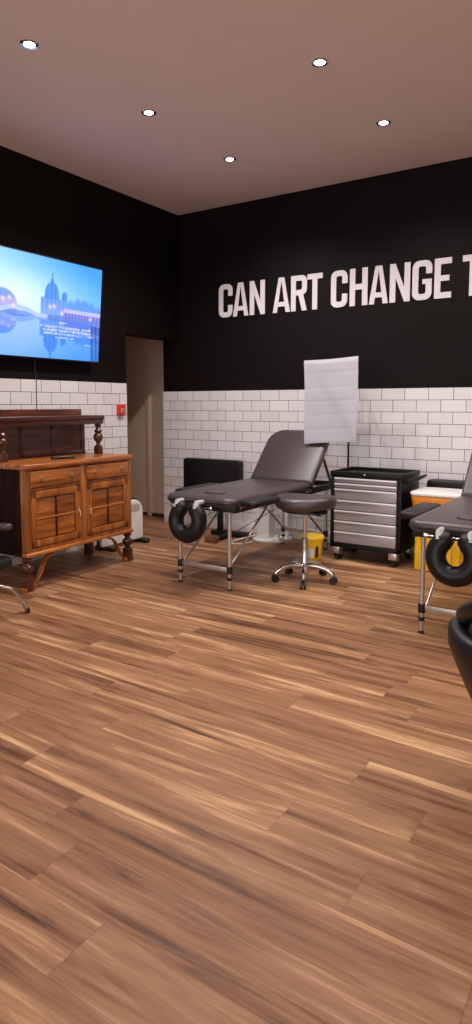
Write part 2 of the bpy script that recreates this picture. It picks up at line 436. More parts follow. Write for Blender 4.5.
def scene_col(u, v):
    """upper half of the picture: sky and waterfront (v from the waterline .40 up)"""
    sky = mixc((196, 236, 255), (70, 158, 250), (v - 0.52) * 1.3 + (u - 0.50) * 1.1)
    sky = mixc(sky, (226, 244, 255), max(0, 1 - abs(v - 0.58) * 3.4) * max(0, 1 - abs(u - 0.40) * 2.6) * 0.9)
    c = sky
    soft = lambda edge, w=0.018: max(0.0, min(1.0, (edge - v) / w + 0.5))
    # tree mass right
    if u > 0.73:
        top = 0.585 + 0.05 * math.sin((u - 0.73) * 13) + 0.015 * math.sin(u * 110) + 0.01 * math.sin(u * 290)
        c = mixc(c, (84, 138, 226), 0.75 * soft(top, 0.04))
    # left hall with arched roof
    d4 = (u - 0.30) / 0.095
    if abs(d4) < 1:
        e = 0.47 + 0.16 * math.sqrt(1 - d4 * d4)
        c = mixc(c, (112, 146, 222) if v > 0.55 else (168, 160, 224), 0.85 * soft(e))
    # domed building
    d = abs(u - 0.625); dome = 0.0
    if d < 0.078: dome = max(dome, 0.605)
    if d < 0.052: dome = max(dome, 0.625 + 0.145 * math.sqrt(max(0, 1 - (d / 0.052) ** 2)))
    if d < 0.011: dome = max(dome, 0.80)
    if d < 0.004: dome = max(dome, 0.86)
    d2 = abs(u - 0.716)
    if d2 < 0.022: dome = max(dome, 0.64 + 0.05 * math.sqrt(max(0, 1 - (d2 / 0.022) ** 2)))
    if dome:
        k = 0.5 + 0.5 * math.sin(u * 210)
        bc = mixc((66, 130, 224), (84, 146, 232), k) if v > 0.60 else mixc((88, 142, 228), (116, 156, 232), k)
        bc = mixc(bc, (150, 170, 238), 0.5 * max(0, 1 - abs(v - 0.47) * 9))
        c = mixc(c, bc, 0.92 * soft(dome))
    # colonnade right
    if u > 0.715 and v < 0.525:
        c = (188, 186, 240) if v > 0.485 else mixc((150, 146, 226), (104, 112, 206), 0.5 + 0.5 * math.sin(u * 260))
    if v < 0.445: c = mixc(c, (98, 130, 216), 0.75)
    # bridge
    arch = 0.40 + 0.05 * max(0, 1 - ((u - 0.40) / 0.12) ** 2)
    if u < 0.60 and arch < v < arch + 0.045: c = (176, 198, 244)
    # lamps
    for lu, lv in ((0.615, 0.52), (0.645, 0.53), (0.305, 0.53), (0.345, 0.55), (0.37, 0.48), (0.70, 0.47), (0.92, 0.45)):
        g = math.exp(-(((u - lu) / 0.010) ** 2 + ((v - lv) / 0.020) ** 2)); c = mixc(c, (255, 214, 228), g)
    return c
def picture(u, v):
    wl_ = 0.405 - max(0, u - 0.7) * 0.10
    if v >= wl_: c = scene_col(u, v)
    else:
        w = 0.006 * math.sin(v * 210 + u * 20)
        c = scene_col(u + w, min(1, 2 * wl_ - v + 0.02))
        c = mixc(c, (58, 122, 236), 0.40 + 0.25 * (0.4 - v))
        if u > 0.93: c = mixc(c, (30, 52, 130), 0.35 + 0.2 * math.sin(u * 200 + v * 9))
    # caption strokes
    for k, (lv, a, e) in enumerate(((0.375, 0.675, 0.745), (0.325, 0.53, 0.92), (0.29, 0.56, 0.93), (0.255, 0.58, 0.95), (0.22, 0.66, 0.80), (0.165, 0.88, 0.93))):
        if abs(v - lv) < 0.009 and a < u < e and hsh(int(u * 250), k) > 0.30 and hsh(int(u * 250), int(v * 148), k) > 0.25: c = mixc(c, (236, 240, 255), 0.72)
    return lin(*c)
tv()
b = B(); b.tube([(XL + 0.012, 3.55, 1.66), (XL + 0.012, 3.552, 1.55), (XL + 0.014, 3.56, 1.45), (XL + 0.012, 3.555, 1.2), (XL + 0.012, 3.56, 0.9)], 0.003, 6)
tag(b.build('television_cable', 'black_plastic'), 'thin dark cable running down the white tiles below the television', 'cable')

# fire alarm call point
t = thing('fire_alarm_call_point', 'small red fire alarm box on the white tiles beside the doorway', 'fire alarm', (XL + 0.008, 4.53, 1.225))
b = B(); b.box(0, 0.034, -0.045, 0.045, -0.048, 0.048, bev=0.006); b.build('housing', 'red', t)
b = B(); b.box(0.034, 0.036, -0.020, 0.020, -0.024, 0.012, bev=0.001); b.build('press_panel', 'grey_plastic', t)
b = B(); b.lathe([(0.009, 0.036), (0.009, 0.038), (0.001, 0.0385)], n=12, axis='x', c=(0, 0, -0.006)); b.build('press_dot', 'black_plastic', t)

# ------------------------------------------------------------------ sideboard
def sideboard():
    t = thing('sideboard', 'antique orange oak sideboard with turned legs against the tiled left wall', 'sideboard', (-3.797, 3.380, 0), math.radians(91.8))
    HW, D = 0.538, 0.25; Z0, Z1 = 0.262, 0.835
    b = B()
    b.box(-HW, HW, -D + 0.02, D, Z0, Z1, bev=0.003)
    # face frame: stiles, rails
    for x0, x1 in ((-HW, -HW + 0.05), (-0.035, 0.035), (HW - 0.05, HW)): b.box(x0, x1, -D, -D + 0.03, Z0, Z1, bev=0.002)
    for z0, z1 in ((Z0, Z0 + 0.03), (0.690, 0.705), (0.828, Z1)): b.box(-HW, HW, -D + 0.001, -D + 0.03, z0, z1, bev=0.002)
    b.build('carcass', 'oak_v', t)
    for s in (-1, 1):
        b = B(); b.box(s * HW - 0.004, s * HW + 0.004, -D + 0.05, D - 0.002, Z0 + 0.001, Z1 - 0.001, bev=0.003); b.build('side_panel', 'side_shade', t)  # side darkened in colour to stand for its shade
    b = B(); b.pad(rrect(-HW - 0.015, HW + 0.015, -D - 0.018, D, 0.012, 3), 0.835, 0.872, 0.010, 3); b.build('top', 'oak', t)
    b = B(); b.box(-HW - 0.012, HW + 0.012, -D - 0.014, -D + 0.045, 0.240, 0.266, bev=0.007, seg=3); b.build('base_moulding', 'oak', t)
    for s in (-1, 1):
        b = B(); b.box(s * HW - 0.011, s * HW + 0.011, -D + 0.045, D, 0.241, 0.265, bev=0.005); b.build('side_moulding', 'side_shade', t)  # same painted shade carried along the moulding
    for s in (-1, 1):
        x0, x1 = (0.036, HW - 0.042) if s > 0 else (-HW + 0.042, -0.036)
        b = B(); b.box(x0, x1, -D - 0.012, -D + 0.02, 0.712, 0.822, bev=0.006, seg=3); d = b.build('drawer', 'oak', t)
        for kx in (x0 + 0.085, x1 - 0.085):
            b = B(); b.lathe([(0.004, -D - 0.012), (0.004, -D - 0.020)], n=10, axis='y', c=(kx, 0, 0.770))
            b.box(kx - 0.010, kx + 0.010, -D - 0.016, -D - 0.011, 0.752, 0.790, bev=0.002); b.lathe([(0.012, -D - 0.032), (0.013, -D - 0.026), (0.006, -D - 0.018)], n=14, axis='y', c=(kx, 0, 0.770))
            b.build('knob', 'brass', d)
        b = B()      # door: stiles, rails
        za, zb = 0.298, 0.686; fw = 0.046
        b.box(x0, x0 + fw, -D - 0.006, -D + 0.02, za, zb, bev=0.003); b.box(x1 - fw, x1, -D - 0.006, -D + 0.02, za, zb, bev=0.003)
        b.box(x0, x1, -D - 0.006, -D + 0.02, za, za + fw, bev=0.003); b.box(x0, x1, -D - 0.006, -D + 0.02, zb - 0.05, zb, bev=0.003)
        dr = b.build('door', 'oak_v', t)
        xm, zm = (x0 + x1) / 2, (za + zb) / 2
        for (xa, xb) in ((x0 + fw, xm), (xm, x1 - fw)):
            for (zc, zd) in ((za + fw, zm), (zm, zb - 0.05)):
                b = B(); b.box(xa + 0.006, xb - 0.006, -D + 0.004, -D + 0.024, zc + 0.006, zd - 0.006, bev=0.006); b.build('door_panel', 'oak', dr)
        b = B(); b.box(xm - 0.006, xm + 0.006, -D - 0.004, -D + 0.02, za + fw, zb - 0.05, bev=0.004)
        b.build('glazing_bar', 'turned', dr)
        b = B(); b.box(x0 + fw, x1 - fw, -D - 0.005, -D + 0.02, zm - 0.006, zm + 0.006, bev=0.004); b.build('glazing_bar', 'oak', dr)
        kx = x1 - 0.020 if s < 0 else x0 + 0.020
        b = B(); b.box(kx - 0.008, kx + 0.008, -D - 0.010, -D - 0.005, zm - 0.045, zm + 0.035, bev=0.003)
        b.tube([(kx, -D - 0.012, zm + 0.012), (kx, -D - 0.022, zm - 0.005), (kx, -D - 0.020, zm - 0.035)], [0.005, 0.006, 0.008], 10); b.build('drop_handle', 'brass', dr)
    # legs: turned bulb on a block, front ones with a scroll brace
    def turned(x, y):
        b = B(); b.lathe([(0.026, 0.105), (0.030, 0.112), (0.018, 0.122), (0.024, 0.130), (0.038, 0.142), (0.044, 0.160), (0.040, 0.178), (0.024, 0.190), (0.018, 0.200), (0.030, 0.210), (0.034, 0.222), (0.026, 0.232), (0.036, 0.241)], c=(x, y, 0), n=24)
        b.box(x - 0.030, x + 0.030, y - 0.030, y + 0.030, 0.0, 0.106, bev=0.004)
        return b
    for sx in (-1, 1):
        for sy in (-1, 1):
            x, y = sx * (HW - 0.02), sy * (D - 0.04) - (0.01 if sy < 0 else 0)
            lg = turned(x, y).build('leg', 'turned', t)
            if sy < 0:      # flat scroll brace from the foot, curving up and inward
                ctl = [(0, 0.0), (0.10, 0.02), (0.22, 0.08), (0.36, 0.21), (0.47, 0.37), (0.56, 0.55), (0.65, 0.74), (0.75, 0.88), (0.87, 0.96), (1.0, 1.0)]
                pts = [(x - sx * (0.0 + 0.225 * f), 0.022 + 0.205 * g, 0.013 + 0.004 * (1 - f)) for f, g in ctl]
                loops = []
                for px, pz, r in pts: loops.append([(px + sx * r * .7, y - 0.020, pz - r * .7), (px + sx * r * .7, y + 0.018, pz - r * .7), (px - sx * r * .7, y + 0.018, pz + r * .7), (px - sx * r * .7, y - 0.020, pz + r * .7)])
                b = B(); b.loft(loops)
                b.box(x - 0.04, x + 0.04, y - 0.028, y + 0.02, 0.0, 0.03, bev=0.004); b.build('scroll_brace', 'oak_v', lg)
    # superstructure: panelled back, shelf on turned posts, gallery
    b = B(); b.box(-HW + 0.02, HW - 0.05, D - 0.045, D - 0.02, 0.872, 1.128)
    for x in (-HW + 0.02, -0.19, 0.12, HW - 0.095): b.box(x, x + 0.045, D - 0.053, D - 0.02, 0.872, 1.128, bev=0.002)
    b.box(-HW + 0.02, HW - 0.05, D - 0.053, D - 0.02, 0.872, 0.905, bev=0.002)
    b.build('back_board', 'oak_dark', t)
    b = B(); b.box(-HW - 0.005, HW - 0.025, -0.005, D - 0.01, 1.155, 1.187, bev=0.007, seg=3); b.box(-HW + 0.01, HW - 0.025, 0.01, D - 0.02, 1.118, 1.157, bev=0.003); b.build('shelf', 'oak_dark', t)
    b = B(); b.box(-HW + 0.02, HW - 0.075, D - 0.045, D - 0.02, 1.187, 1.237, bev=0.004); b.build('gallery', 'oak_dark', t)
    for sx in (-1, 1):
        b = B(); x, y = sx * (HW - 0.06), 0.04
        b.box(x - 0.026, x + 0.026, y - 0.026, y + 0.026, 0.872, 0.935, bev=0.003)
        b.lathe([(0.020, 0.934), (0.026, 0.940), (0.014, 0.952), (0.018, 0.965), (0.034, 0.985), (0.040, 1.010), (0.034, 1.030), (0.022, 1.040), (0.030, 1.052), (0.032, 1.062), (0.020, 1.075), (0.016, 1.085), (0.026, 1.098), (0.026, 1.121)], c=(x, y, 0), n=24)
        b.build('turned_post', 'turned', t)
    return t
sb = sideboard()
b = B(); b.pad(rrect(-0.09, 0.09, -0.022, 0.022, 0.008, 3), 0, 0.018, 0.005, 3)
rc = thing('remote_control', 'black remote control lying on top of the sideboard', 'remote control', (-3.69, 3.33, 0.8725), math.radians(74))
b.build('casing', 'black_plastic', rc)
for i in range(4):
    for j in (-1, 0, 1):
        b = B(); b.lathe([(0.004, 0.0175), (0.004, 0.0195), (0.0005, 0.020)], c=(-0.06 + i * 0.03, j * 0.012, 0), n=8); b.build('button', 'grey_plastic', rc)

# white convector heater behind the sideboard
t = thing('convector_heater', 'white convector heater with rounded top, standing behind the sideboard', 'heater', (-4.03, 4.285, 0))
out = [(p[0], p[1]) for p in rrect(-0.27, 0.27, 0.035, 0.405, [0.03, 0.03, 0.11, 0.11], 8)]
RM = Matrix(((0, 0, 1, 0), (1, 0, 0, 0), (0, 1, 0, 0), (0, 0, 0, 1)))     # (x,y,z) -> (z,x,y): panel stands along local y
b = B(); b.pad(out, -0.032, 0.040, 0.012, 4, M4=RM); b.build('panel', 'white_plastic', t)
b = B(); b.tube([(-0.0, p[0] * 1.03, 0.22 + (p[1] - 0.22) * 1.03) for p in out], 0.012, 8, closed=True); b.build('edge_trim', 'black_plastic', t)
for i in range(5):
    b = B(); b.box(0.039, 0.043, 0.10, 0.22, 0.300 + i * 0.014, 0.307 + i * 0.014, bev=0.001); b.build('vent_slat', 'grey_plastic', t)
for y in (-0.2, 0.24):
    b = B(); b.pad(rrect(-0.10, 0.13, y - 0.03, y + 0.03, 0.025, 4), 0, 0.04, 0.014, 4); b.build('foot', 'black_plastic', t)

# ------------------------------------------------------------------ massage tables
def ellipse(cx, cy, a, bb, n=24): return [(cx + a * math.cos(2 * PI * i / n), cy + bb * math.sin(2 * PI * i / n)) for i in range(n)]
def massage_table(cx, yend, label, ring_dx):
    t = thing('massage_table', label, 'massage table', (cx, yend, 0), 0, 'black massage tables')
    W = 0.295; ZT = 0.652; HG = 1.15; L = 1.74
    # main pad with a shallow neck cut at the head end
    o = rrect(-W, W, 0.0, HG, [0.085, 0.085, 0.02, 0.02], 7)
    b = B(); b.pad(o, 0.588, ZT, 0.030, 6); pad = b.build('bed_pad', 'vinyl', t, angle=60)
    b = B(); b.pad(ellipse(0, 0.22, 0.072, 0.055, 28), ZT - 0.004, ZT + 0.007, 0.004, 3); pl = b.build('face_hole_plug', 'vinyl', pad)
    b = B(); b.tube([(p[0], p[1], ZT + 0.001) for p in ellipse(0, 0.22, 0.077, 0.060, 28)], 0.0035, 8, closed=True); b.build('face_hole_rim', 'vinyl_dark', pad)
    b = B(); b.tube([(p[0], p[1], 0.614) for p in inset(o, -0.001)], 0.004, 8, closed=True); b.build('piping', 'vinyl_dark', pad)
    # backrest raised at 47 degrees
    R = Matrix.Translation((0, HG + 0.012, ZT - 0.02)) @ Matrix.Rotation(math.radians(BACK_ANG), 4, 'X')
    o2 = rrect(-W, W, 0.0, 0.57, [0.02, 0.02, 0.14, 0.14], 8)
    b = B(); b.pad(o2, -0.045, 0.020, 0.028, 6, M4=R); br = b.build('backrest', 'vinyl', t, angle=60)
    b = B(); b.pad(inset(o2, 0.02), -0.062, -0.045, 0.003, 2, M4=R); b.build('backing_board', 'black_plastic', br)
    # prop sticks behind the backrest
    for sx in (-1, 1):
        p1 = R @ Vector((sx * 0.22, 0.40, -0.066)); b = B(); b.tube([(sx * 0.22, L - 0.06, 0.60), p1], 0.012, 8); b.build('backrest_prop', 'raw_wood', t)
    # frame: side rails and cross rails
    b = B()
    for sx in (-1, 1): b.box(sx * (W - 0.032) - 0.011, sx * (W - 0.032) + 0.011, 0.06, L, 0.548, 0.600, bev=0.003)
    for y in (0.07, 0.86, L - 0.01): b.box(-W + 0.03, W - 0.03, y - 0.012, y + 0.012, 0.552, 0.598, bev=0.003)
    b.build('frame', 'black_plastic', t)
    for sx in (-1, 1):
        for y in (0.13, HG - 0.03, HG + 0.03):
            b = B(); b.lathe([(0.001, -0.006), (0.009, -0.004), (0.010, 0.0), (0.010, 0.01)] if sx < 0 else [(0.010, -0.01), (0.010, 0.0), (0.009, 0.004), (0.001, 0.006)], n=12, axis='x', c=(sx * (W - 0.020), y, 0.578)); b.build('bolt', 'chrome', t)
    # legs with clamps, lower extension and foot
    LX = 0.212
    for ly, dy in ((0.11, 1), (L - 0.10, -1)):
        for sx in (-1, 1):
            x = sx * LX - 0.014
            b = B(); b.tube([(x, ly, 0.10), (x, ly, 0.56)], 0.0135, 14); lg = b.build('leg', 'alu', t)
            b = B(); b.tube([(x, ly, 0.004), (x, ly, 0.12)], 0.0095, 12); b.build('leg_extension', 'alu', lg)
            b = B(); b.tube([(x, ly, 0.118), (x, ly, 0.168)], 0.021, 14); b.build('clamp', 'black_plastic', lg)
            b = B(); b.tube([(x, ly, 0.072), (x, ly, 0.092)], 0.017, 14); b.build('stop_ring', 'black_plastic', lg)
            b = B(); b.lathe([(0.018, 0.0), (0.018, 0.006), (0.012, 0.014)], c=(x, ly, 0), n=14); b.build('foot', 'black_plastic', lg)
            b = B(); b.tube([(x - sx * 0.02, ly + dy * 0.015, 0.150), (x - sx * 0.02, ly + dy * 0.60, 0.556)], 0.0085, 10); b.build('strut', 'alu', t)
        b = B(); b.box(-LX - 0.002, LX - 0.026, ly - 0.006, ly + 0.006, 0.128, 0.160, bev=0.002); b.build('crossbar', 'alu', t)
    # thin bracing cables between the leg pairs
    for sx in (-1, 1):
        b = B(); b.tube([(sx * LX, 0.13, 0.40), (sx * LX, 0.80, 0.50), (sx * LX, L - 0.12, 0.38)], 0.0026, 6); b.build('bracing_cable', 'black_plastic', t)
    # padded arm rests at both sides
    for sx in (-1, 1):
        x0, x1 = (W + 0.012, W + 0.150) if sx > 0 else (-W - 0.150, -W - 0.012)
        y0 = 0.05 if sx > 0 else 0.30
        b = B(); b.pad(rrect(x0, x1, y0, y0 + (0.355 if sx > 0 else 0.48), 0.045, 6), 0.600, 0.640, 0.016, 4); ar = b.build('arm_rest', 'vinyl_dark', t)
        for yy in (y0 + 0.10, y0 + 0.30):
            b = B(); b.tube([(sx * (W - 0.03), yy, 0.582), (sx * (W + 0.08), yy, 0.604)], 0.007, 8); b.build('arm_bracket', 'chrome', ar)
    # horseshoe face cradle hung from the head end
    cxr, cy, cz = ring_dx, -0.062, 0.492
    pts = []; a0 = math.radians(103)
    for i in range(29):
        a = a0 + (2 * PI - math.radians(26)) * i / 28
        pts.append((cxr + 0.097 * math.cos(a), cy + 0.012 * math.sin(a), cz + 0.099 * math.sin(a)))
    rad = [0.034] + [0.044] + [0.053] * 25 + [0.044] + [0.034]
    b = B(); b.tube(pts, rad, 18); fc = b.build('face_cradle', 'vinyl_dark', t, angle=80)
    for s in (-1, 1):
        b = B(); b.tube([(cxr + s * 0.075, cy - 0.02, cz + 0.085), (cxr + s * 0.080, cy + 0.0, cz + 0.125), (cxr + s * 0.085, cy + 0.06, cz + 0.128)], [0.022, 0.021, 0.015], 10); b.build('cradle_strap', 'grey_plastic', fc)
    b = B(); b.tube([(cxr - 0.16, -0.012, 0.580), (cxr + 0.16, -0.012, 0.580)], 0.006, 10)
    for s in (-1, 1): b.tube([(cxr + s * 0.10, -0.03, 0.575), (cxr + s * 0.10, 0.07, 0.575)], 0.008, 10); b.lathe([(0.001, -0.02), (0.013, -0.015), (0.014, 0.0), (0.010, 0.012)], c=(cxr + s * 0.16, -0.012, 0.580), axis='x', n=12)
    b.build('cradle_bracket', 'chrome', t)
    return t
BACK_ANG = 47
massage_table(-2.61, 3.525, 'black massage table with raised backrest, standing between the sideboard and the tool cabinet', -0.03)
massage_table(-0.83, 3.42, 'black massage table cut off by the right edge, in front of the large yellow bin', -0.012)

# ------------------------------------------------------------------ stool
t = thing('saddle_stool', 'round black saddle stool on a five-armed chrome base beside the massage table', 'stool', (-2.097, 4.145, 0), 0)
o = []
for i in range(40):
    a = 2 * PI * i / 40; r = 0.205 + 0.018 * math.cos(2 * a) - 0.014 * math.sin(a)
    o.append((r * math.cos(a), r * math.sin(a) * 0.92))
b = B(); b.pad(o, 0.513, 0.608, 0.040, 6, M4=Matrix.Rotation(math.radians(20), 4, 'Z'))
for v in b.bm.verts: v.co.z += 0.35 * v.co.x * v.co.x - 0.12 * v.co.y * v.co.y + 0.012
seat = b.build('seat', 'vinyl', t, angle=60)
b = B(); b.pad(inset(o, 0.05), 0.506, 0.522, 0.004, 2); b.build('seat_plate', 'black_plastic', t)
b = B(); b.tube([(0, 0, 0.30), (0, 0, 0.51)], 0.014, 16); b.build('gas_piston', 'chrome', t)
b = B(); b.lathe([(0.030, 0.075), (0.030, 0.10), (0.025, 0.11), (0.024, 0.31), (0.018, 0.315)], n=20); b.build('column', 'chrome', t)
b = B(); b.tube([(0.0, 0.0, 0.505), (0.10, -0.05, 0.50), (0.16, -0.08, 0.50)], 0.005, 8); b.build('height_lever', 'black_plastic', t)
for k in range(5):
    a = math.radians(6 + 72 * k); c, s = math.cos(a), math.sin(a)
    b = B(); b.tube([(0.015 * c, 0.015 * s, 0.115), (0.09 * c, 0.09 * s, 0.118), (0.16 * c, 0.16 * s, 0.105), (0.205 * c, 0.205 * s, 0.078), (0.215 * c, 0.215 * s, 0.060)], [0.022, 0.020, 0.018, 0.017, 0.015], 12)
    lg = b.build('base_arm', 'chrome', t)
    cx, cy = 0.218 * c, 0.218 * s; px, py = -s, c
    b = B()
    for q in (-1, 1):
        b.tube([(cx + px * q * 0.006, cy + py * q * 0.006, 0.026), (cx + px * q * 0.020, cy + py * q * 0.020, 0.026)], 0.026, 16)
    b.tube([(cx, cy, 0.03), (cx, cy, 0.064)], 0.010, 10); b.build('caster', 'black_plastic', lg)

# ------------------------------------------------------------------ tool cabinet
t = thing('tool_cabinet', 'black rolling tool cabinet with seven silver drawers against the tiled wall', 'cabinet', (-1.93, 5.09, 0))
X0, X1, Y0, Y1 = -0.29, 0.300, -0.25, 0.19
b = B(); b.box(X0, X1, Y0 + 0.012, Y1, 0.114, 0.705, bev=0.005)
b.box(X0, X0 + 0.032, Y0, Y0 + 0.03, 0.114, 0.71, bev=0.003); b.box(X1 - 0.032, X1, Y0, Y0 + 0.03, 0.114, 0.71, bev=0.003); b.box(X0, X1, Y0, Y0 + 0.03, 0.114, 0.150, bev=0.003)
b.build('carcass', 'black_steel', t)
b = B(); b.box(X0 - 0.005, X1 + 0.005, Y0 - 0.006, Y0 + 0.014, 0.694, 0.738, bev=0.005); b.box(X0 - 0.005, X1 + 0.005, Y1 - 0.012, Y1 + 0.004, 0.700, 0.738, bev=0.004)
b.box(X0 - 0.005, X0 + 0.010, Y0, Y1, 0.700, 0.738, bev=0.004); b.box(X1 - 0.010, X1 + 0.005, Y0, Y1, 0.700, 0.738, bev=0.004); b.box(X0, X1, Y0, Y1, 0.700, 0.712)
b.build('top_tray', 'black_steel', t)
b = B(); b.lathe([(0.001, Y0 - 0.012), (0.009, Y0 - 0.011), (0.011, Y0 - 0.005)], n=14, axis='y', c=(0.0, 0, 0.716)); b.build('lock', 'chrome', t)
zs = [0.690, 0.645, 0.600, 0.508, 0.424, 0.338, 0.251, 0.153]
for za, zb in zip(zs[1:], zs):
    b = B(); b.box(X0 + 0.036, X1 - 0.036, Y0 - 0.002, Y0 + 0.03, za + 0.003, zb - 0.003, bev=0.002); d = b.build('drawer', 'silver', t)
    b = B(); b.box(X0 + 0.036, X1 - 0.036, Y0 - 0.016, Y0 - 0.001, zb - 0.017, zb - 0.004, bev=0.004); b.build('handle_lip', 'lip', d)
b = B(); b.tube([(X1, -0.17, 0.665), (X1 + 0.045, -0.17, 0.69), (X1 + 0.06, -0.16, 0.70), (X1 + 0.06, 0.17, 0.70), (X1 + 0.045, 0.18, 0.69), (X1, 0.18, 0.665)], 0.011, 10); b.build('push_handle', 'black_steel', t)
for sx in (-1, 1):
    for sy in (-1, 1):
        x, y = sx * 0.24, sy * 0.16 - 0.025
        b = B(); b.box(x - 0.03, x + 0.03, y - 0.035, y + 0.035, 0.114, 0.123); b.box(x - 0.028, x - 0.024, y - 0.022, y + 0.022, 0.04, 0.115, bev=0.001); b.box(x + 0.024, x + 0.028, y - 0.022, y + 0.022, 0.04, 0.115, bev=0.001)
        b.box(x - 0.032, x + 0.032, y - 0.062, y - 0.058, 0.062, 0.113, bev=0.001); b.box(x - 0.032, x + 0.032, y - 0.060, y + 0.03, 0.109, 0.114)
        w = b.build('caster_fork', 'alu', t)
        b = B(); b.lathe([(0.034, -0.019), (0.051, -0.018), (0.055, -0.009), (0.055, 0.009), (0.051, 0.018), (0.034, 0.019)], axis='x', c=(x, y, 0.055), n=24); b.build('wheel', 'black_plastic', w)

# ------------------------------------------------------------------ stand with a white sheet
t = thing('display_stand', 'thin black floor stand behind the tool cabinet, holding up the white sheet', 'stand', (-2.262, 5.285, 0))
b = B(); b.tube([(0, 0, 0.05), (0, 0, 1.50)], 0.009, 12); pole = b.build('pole', 'black_steel', t)
b = B(); b.lathe([(0.085, 0.0), (0.085, 0.012), (0.02, 0.024), (0.016, 0.06)], n=28); b.build('base', 'black_steel', t)
b = B(); b.tube([(0, 0, 1.49), (0, -0.06, 1.55), (0, -0.352, 1.562)], 0.007, 10); b.build('arm', 'black_steel', t)
b = B(); b.tube([(-0.235, -0.361, 1.615), (0.245, -0.361, 1.628)], 0.007, 10); b.tube([(0, -0.355, 1.56), (0, -0.361, 1.62)], 0.006, 8)
b.build('crossbar', 'black_steel', t)
NX, NZ = 34, 56
vs = []
def sheet(u, v, side):
    # u 0..1 across, v 0..1 down
    x = -2.510 + 0.482 * u + 0.010 * v * (1 - u) + 0.004 * math.sin(v * 5)
    z = 1.640 + 0.018 * u - (0.697 - 0.008 * u) * v + 0.006 * math.sin(u * PI) * (1 if v > 0.5 else -1) * abs(2 * v - 1)
    y = 4.905
    f = (v * 6.0) % 1.0; f = min(f, 1 - f)
    y += 0.0022 * math.exp(-(f / 0.05) ** 2) - 0.0008 * math.sin(v * 6 * PI) * (0.5 + 0.5 * math.sin(u * 4))
    dd = (u - 0.12 - v * 0.85); y -= 0.008 * math.tanh(dd / 0.09) * (0.35 + 0.5 * v)
    y += 0.006 * math.sin(u * 3.0 + 1) * v
    if v < 0.03: y += 0.005
    return (x, y + side * 0.0015, z)
b = B()
fr = [[b.bm.verts.new(sheet(i / NX, j / NZ, -1)) for i in range(NX + 1)] for j in range(NZ + 1)]
bk = [[b.bm.verts.new(sheet(i / NX, j / NZ, 1)) for i in range(NX + 1)] for j in range(NZ + 1)]
for j in range(NZ):
    for i in range(NX):
        b.bm.faces.new([fr[j][i], fr[j][i + 1], fr[j + 1][i + 1], fr[j + 1][i]]); b.bm.faces.new([bk[j][i], bk[j + 1][i], bk[j + 1][i + 1], bk[j][i + 1]])
for j in range(NZ):
    for i in (0, NX): b.bm.faces.new([fr[j][i], fr[j + 1][i], bk[j + 1][i], bk[j][i]])
for i in range(NX):
    for j in (0, NZ): b.bm.faces.new([fr[j][i], fr[j][i + 1], bk[j][i + 1], bk[j][i]])
tag(b.build('paper_sheet', 'paper', angle=70), 'white creased paper sheet hanging upright above the tool cabinet', 'paper sheet')

# ------------------------------------------------------------------ yellow containers
t = thing('sharps_bucket', 'small yellow bucket with lid on the floor between the stool and the tool cabinet', 'bucket', (-2.292, 4.665, 0))
b = B(); b.lathe([(0.062, 0.0), (0.067, 0.006), (0.084, 0.20), (0.085, 0.205)], n=32); bk_ = b.build('tub', 'yellow', t)
b = B(); b.lathe([(0.087, 0.200), (0.092, 0.203), (0.092, 0.222), (0.087, 0.230), (0.05, 0.234)], n=32); b.build('lid', 'yellow', t)
def curved_label(R0, R1, z0, z1, a0, a1, name, mat):
    b = B(); n = 8; A = []
    for (dr) in (0.0008, 0.002):
        A.append([[b.bm.verts.new(((R0 + (R1 - R0) * (z - 0) / 0.2 + dr) * math.cos(a0 + (a1 - a0) * i / n), (R0 + (R1 - R0) * z / 0.2 + dr) * math.sin(a0 + (a1 - a0) * i / n), z)) for i in range(n + 1)] for z in (z0, z1)])
    for q in A:
        for i in range(n): b.bm.faces.new([q[0][i], q[0][i + 1], q[1][i + 1], q[1][i]])
    b.build(name, mat, t)
fa = math.atan2(-4.66, 2.28)
curved_label(0.0675, 0.0842, 0.055, 0.135, fa - 0.75, fa + 0.15, 'label', 'white_plastic')
curved_label(0.0675, 0.0842, 0.060, 0.150, fa + 0.32, fa + 0.62, 'warning_label', 'black_plastic')

t = thing('waste_bin', 'large ribbed yellow bin with a white lid behind the right-hand massage table', 'bin', (-1.345, 5.03, 0))
o1 = rrect(-0.19, 0.19, -0.15, 0.15, 0.03, 4); o2 = rrect(-0.19, 0.19, -0.155, 0.155, 0.03, 4)
b = B(); b.loft([[(p[0], p[1], 0.0) for p in inset(o1, 0.01)], [(p[0], p[1], 0.01) for p in o1], [(p[0], p[1], 0.46) for p in o2], [(p[0], p[1], 0.47) for p in inset(o2, 0.01)]]); tub = b.build('tub', 'yellow', t)
for i in range(6):
    x = -0.155 + i * 0.062
    b = B(); b.box(x - 0.007, x + 0.007, -0.160, -0.145, 0.02, 0.44, bev=0.004); b.build('rib', 'yellow', tub)
b = B(); b.loft([[(p[0], p[1], 0.462) for p in o2], [(p[0], p[1], 0.50) for p in inset(o2, -0.02)], [(p[0], p[1], 0.575) for p in inset(o2, -0.035)], [(p[0], p[1], 0.585) for p in inset(o2, -0.03)]]); b.build('rim', 'orange', t)
b = B(); b.pad(inset(o2, -0.042), 0.583, 0.612, 0.010, 4); b.build('lid', 'white_plastic', t)
t = thing('yellow_tub', 'yellow tub with a black catch on the floor, seen through the right face cradle', 'container', (-0.93, 4.55, 0))
b = B(); b.loft([[(p[0], p[1], z) for p in rrect(-w, w, -w * .8, w * .8, 0.02, 4)] for z, w in ((0.0, 0.075), (0.12, 0.085), (0.30, 0.090), (0.42, 0.080))]); b.build('tub', 'yellow', t)
b = B(); b.box(-0.018, 0.018, -0.086, -0.066, 0.13, 0.165, bev=0.003); b.build('catch', 'black_plastic', t)

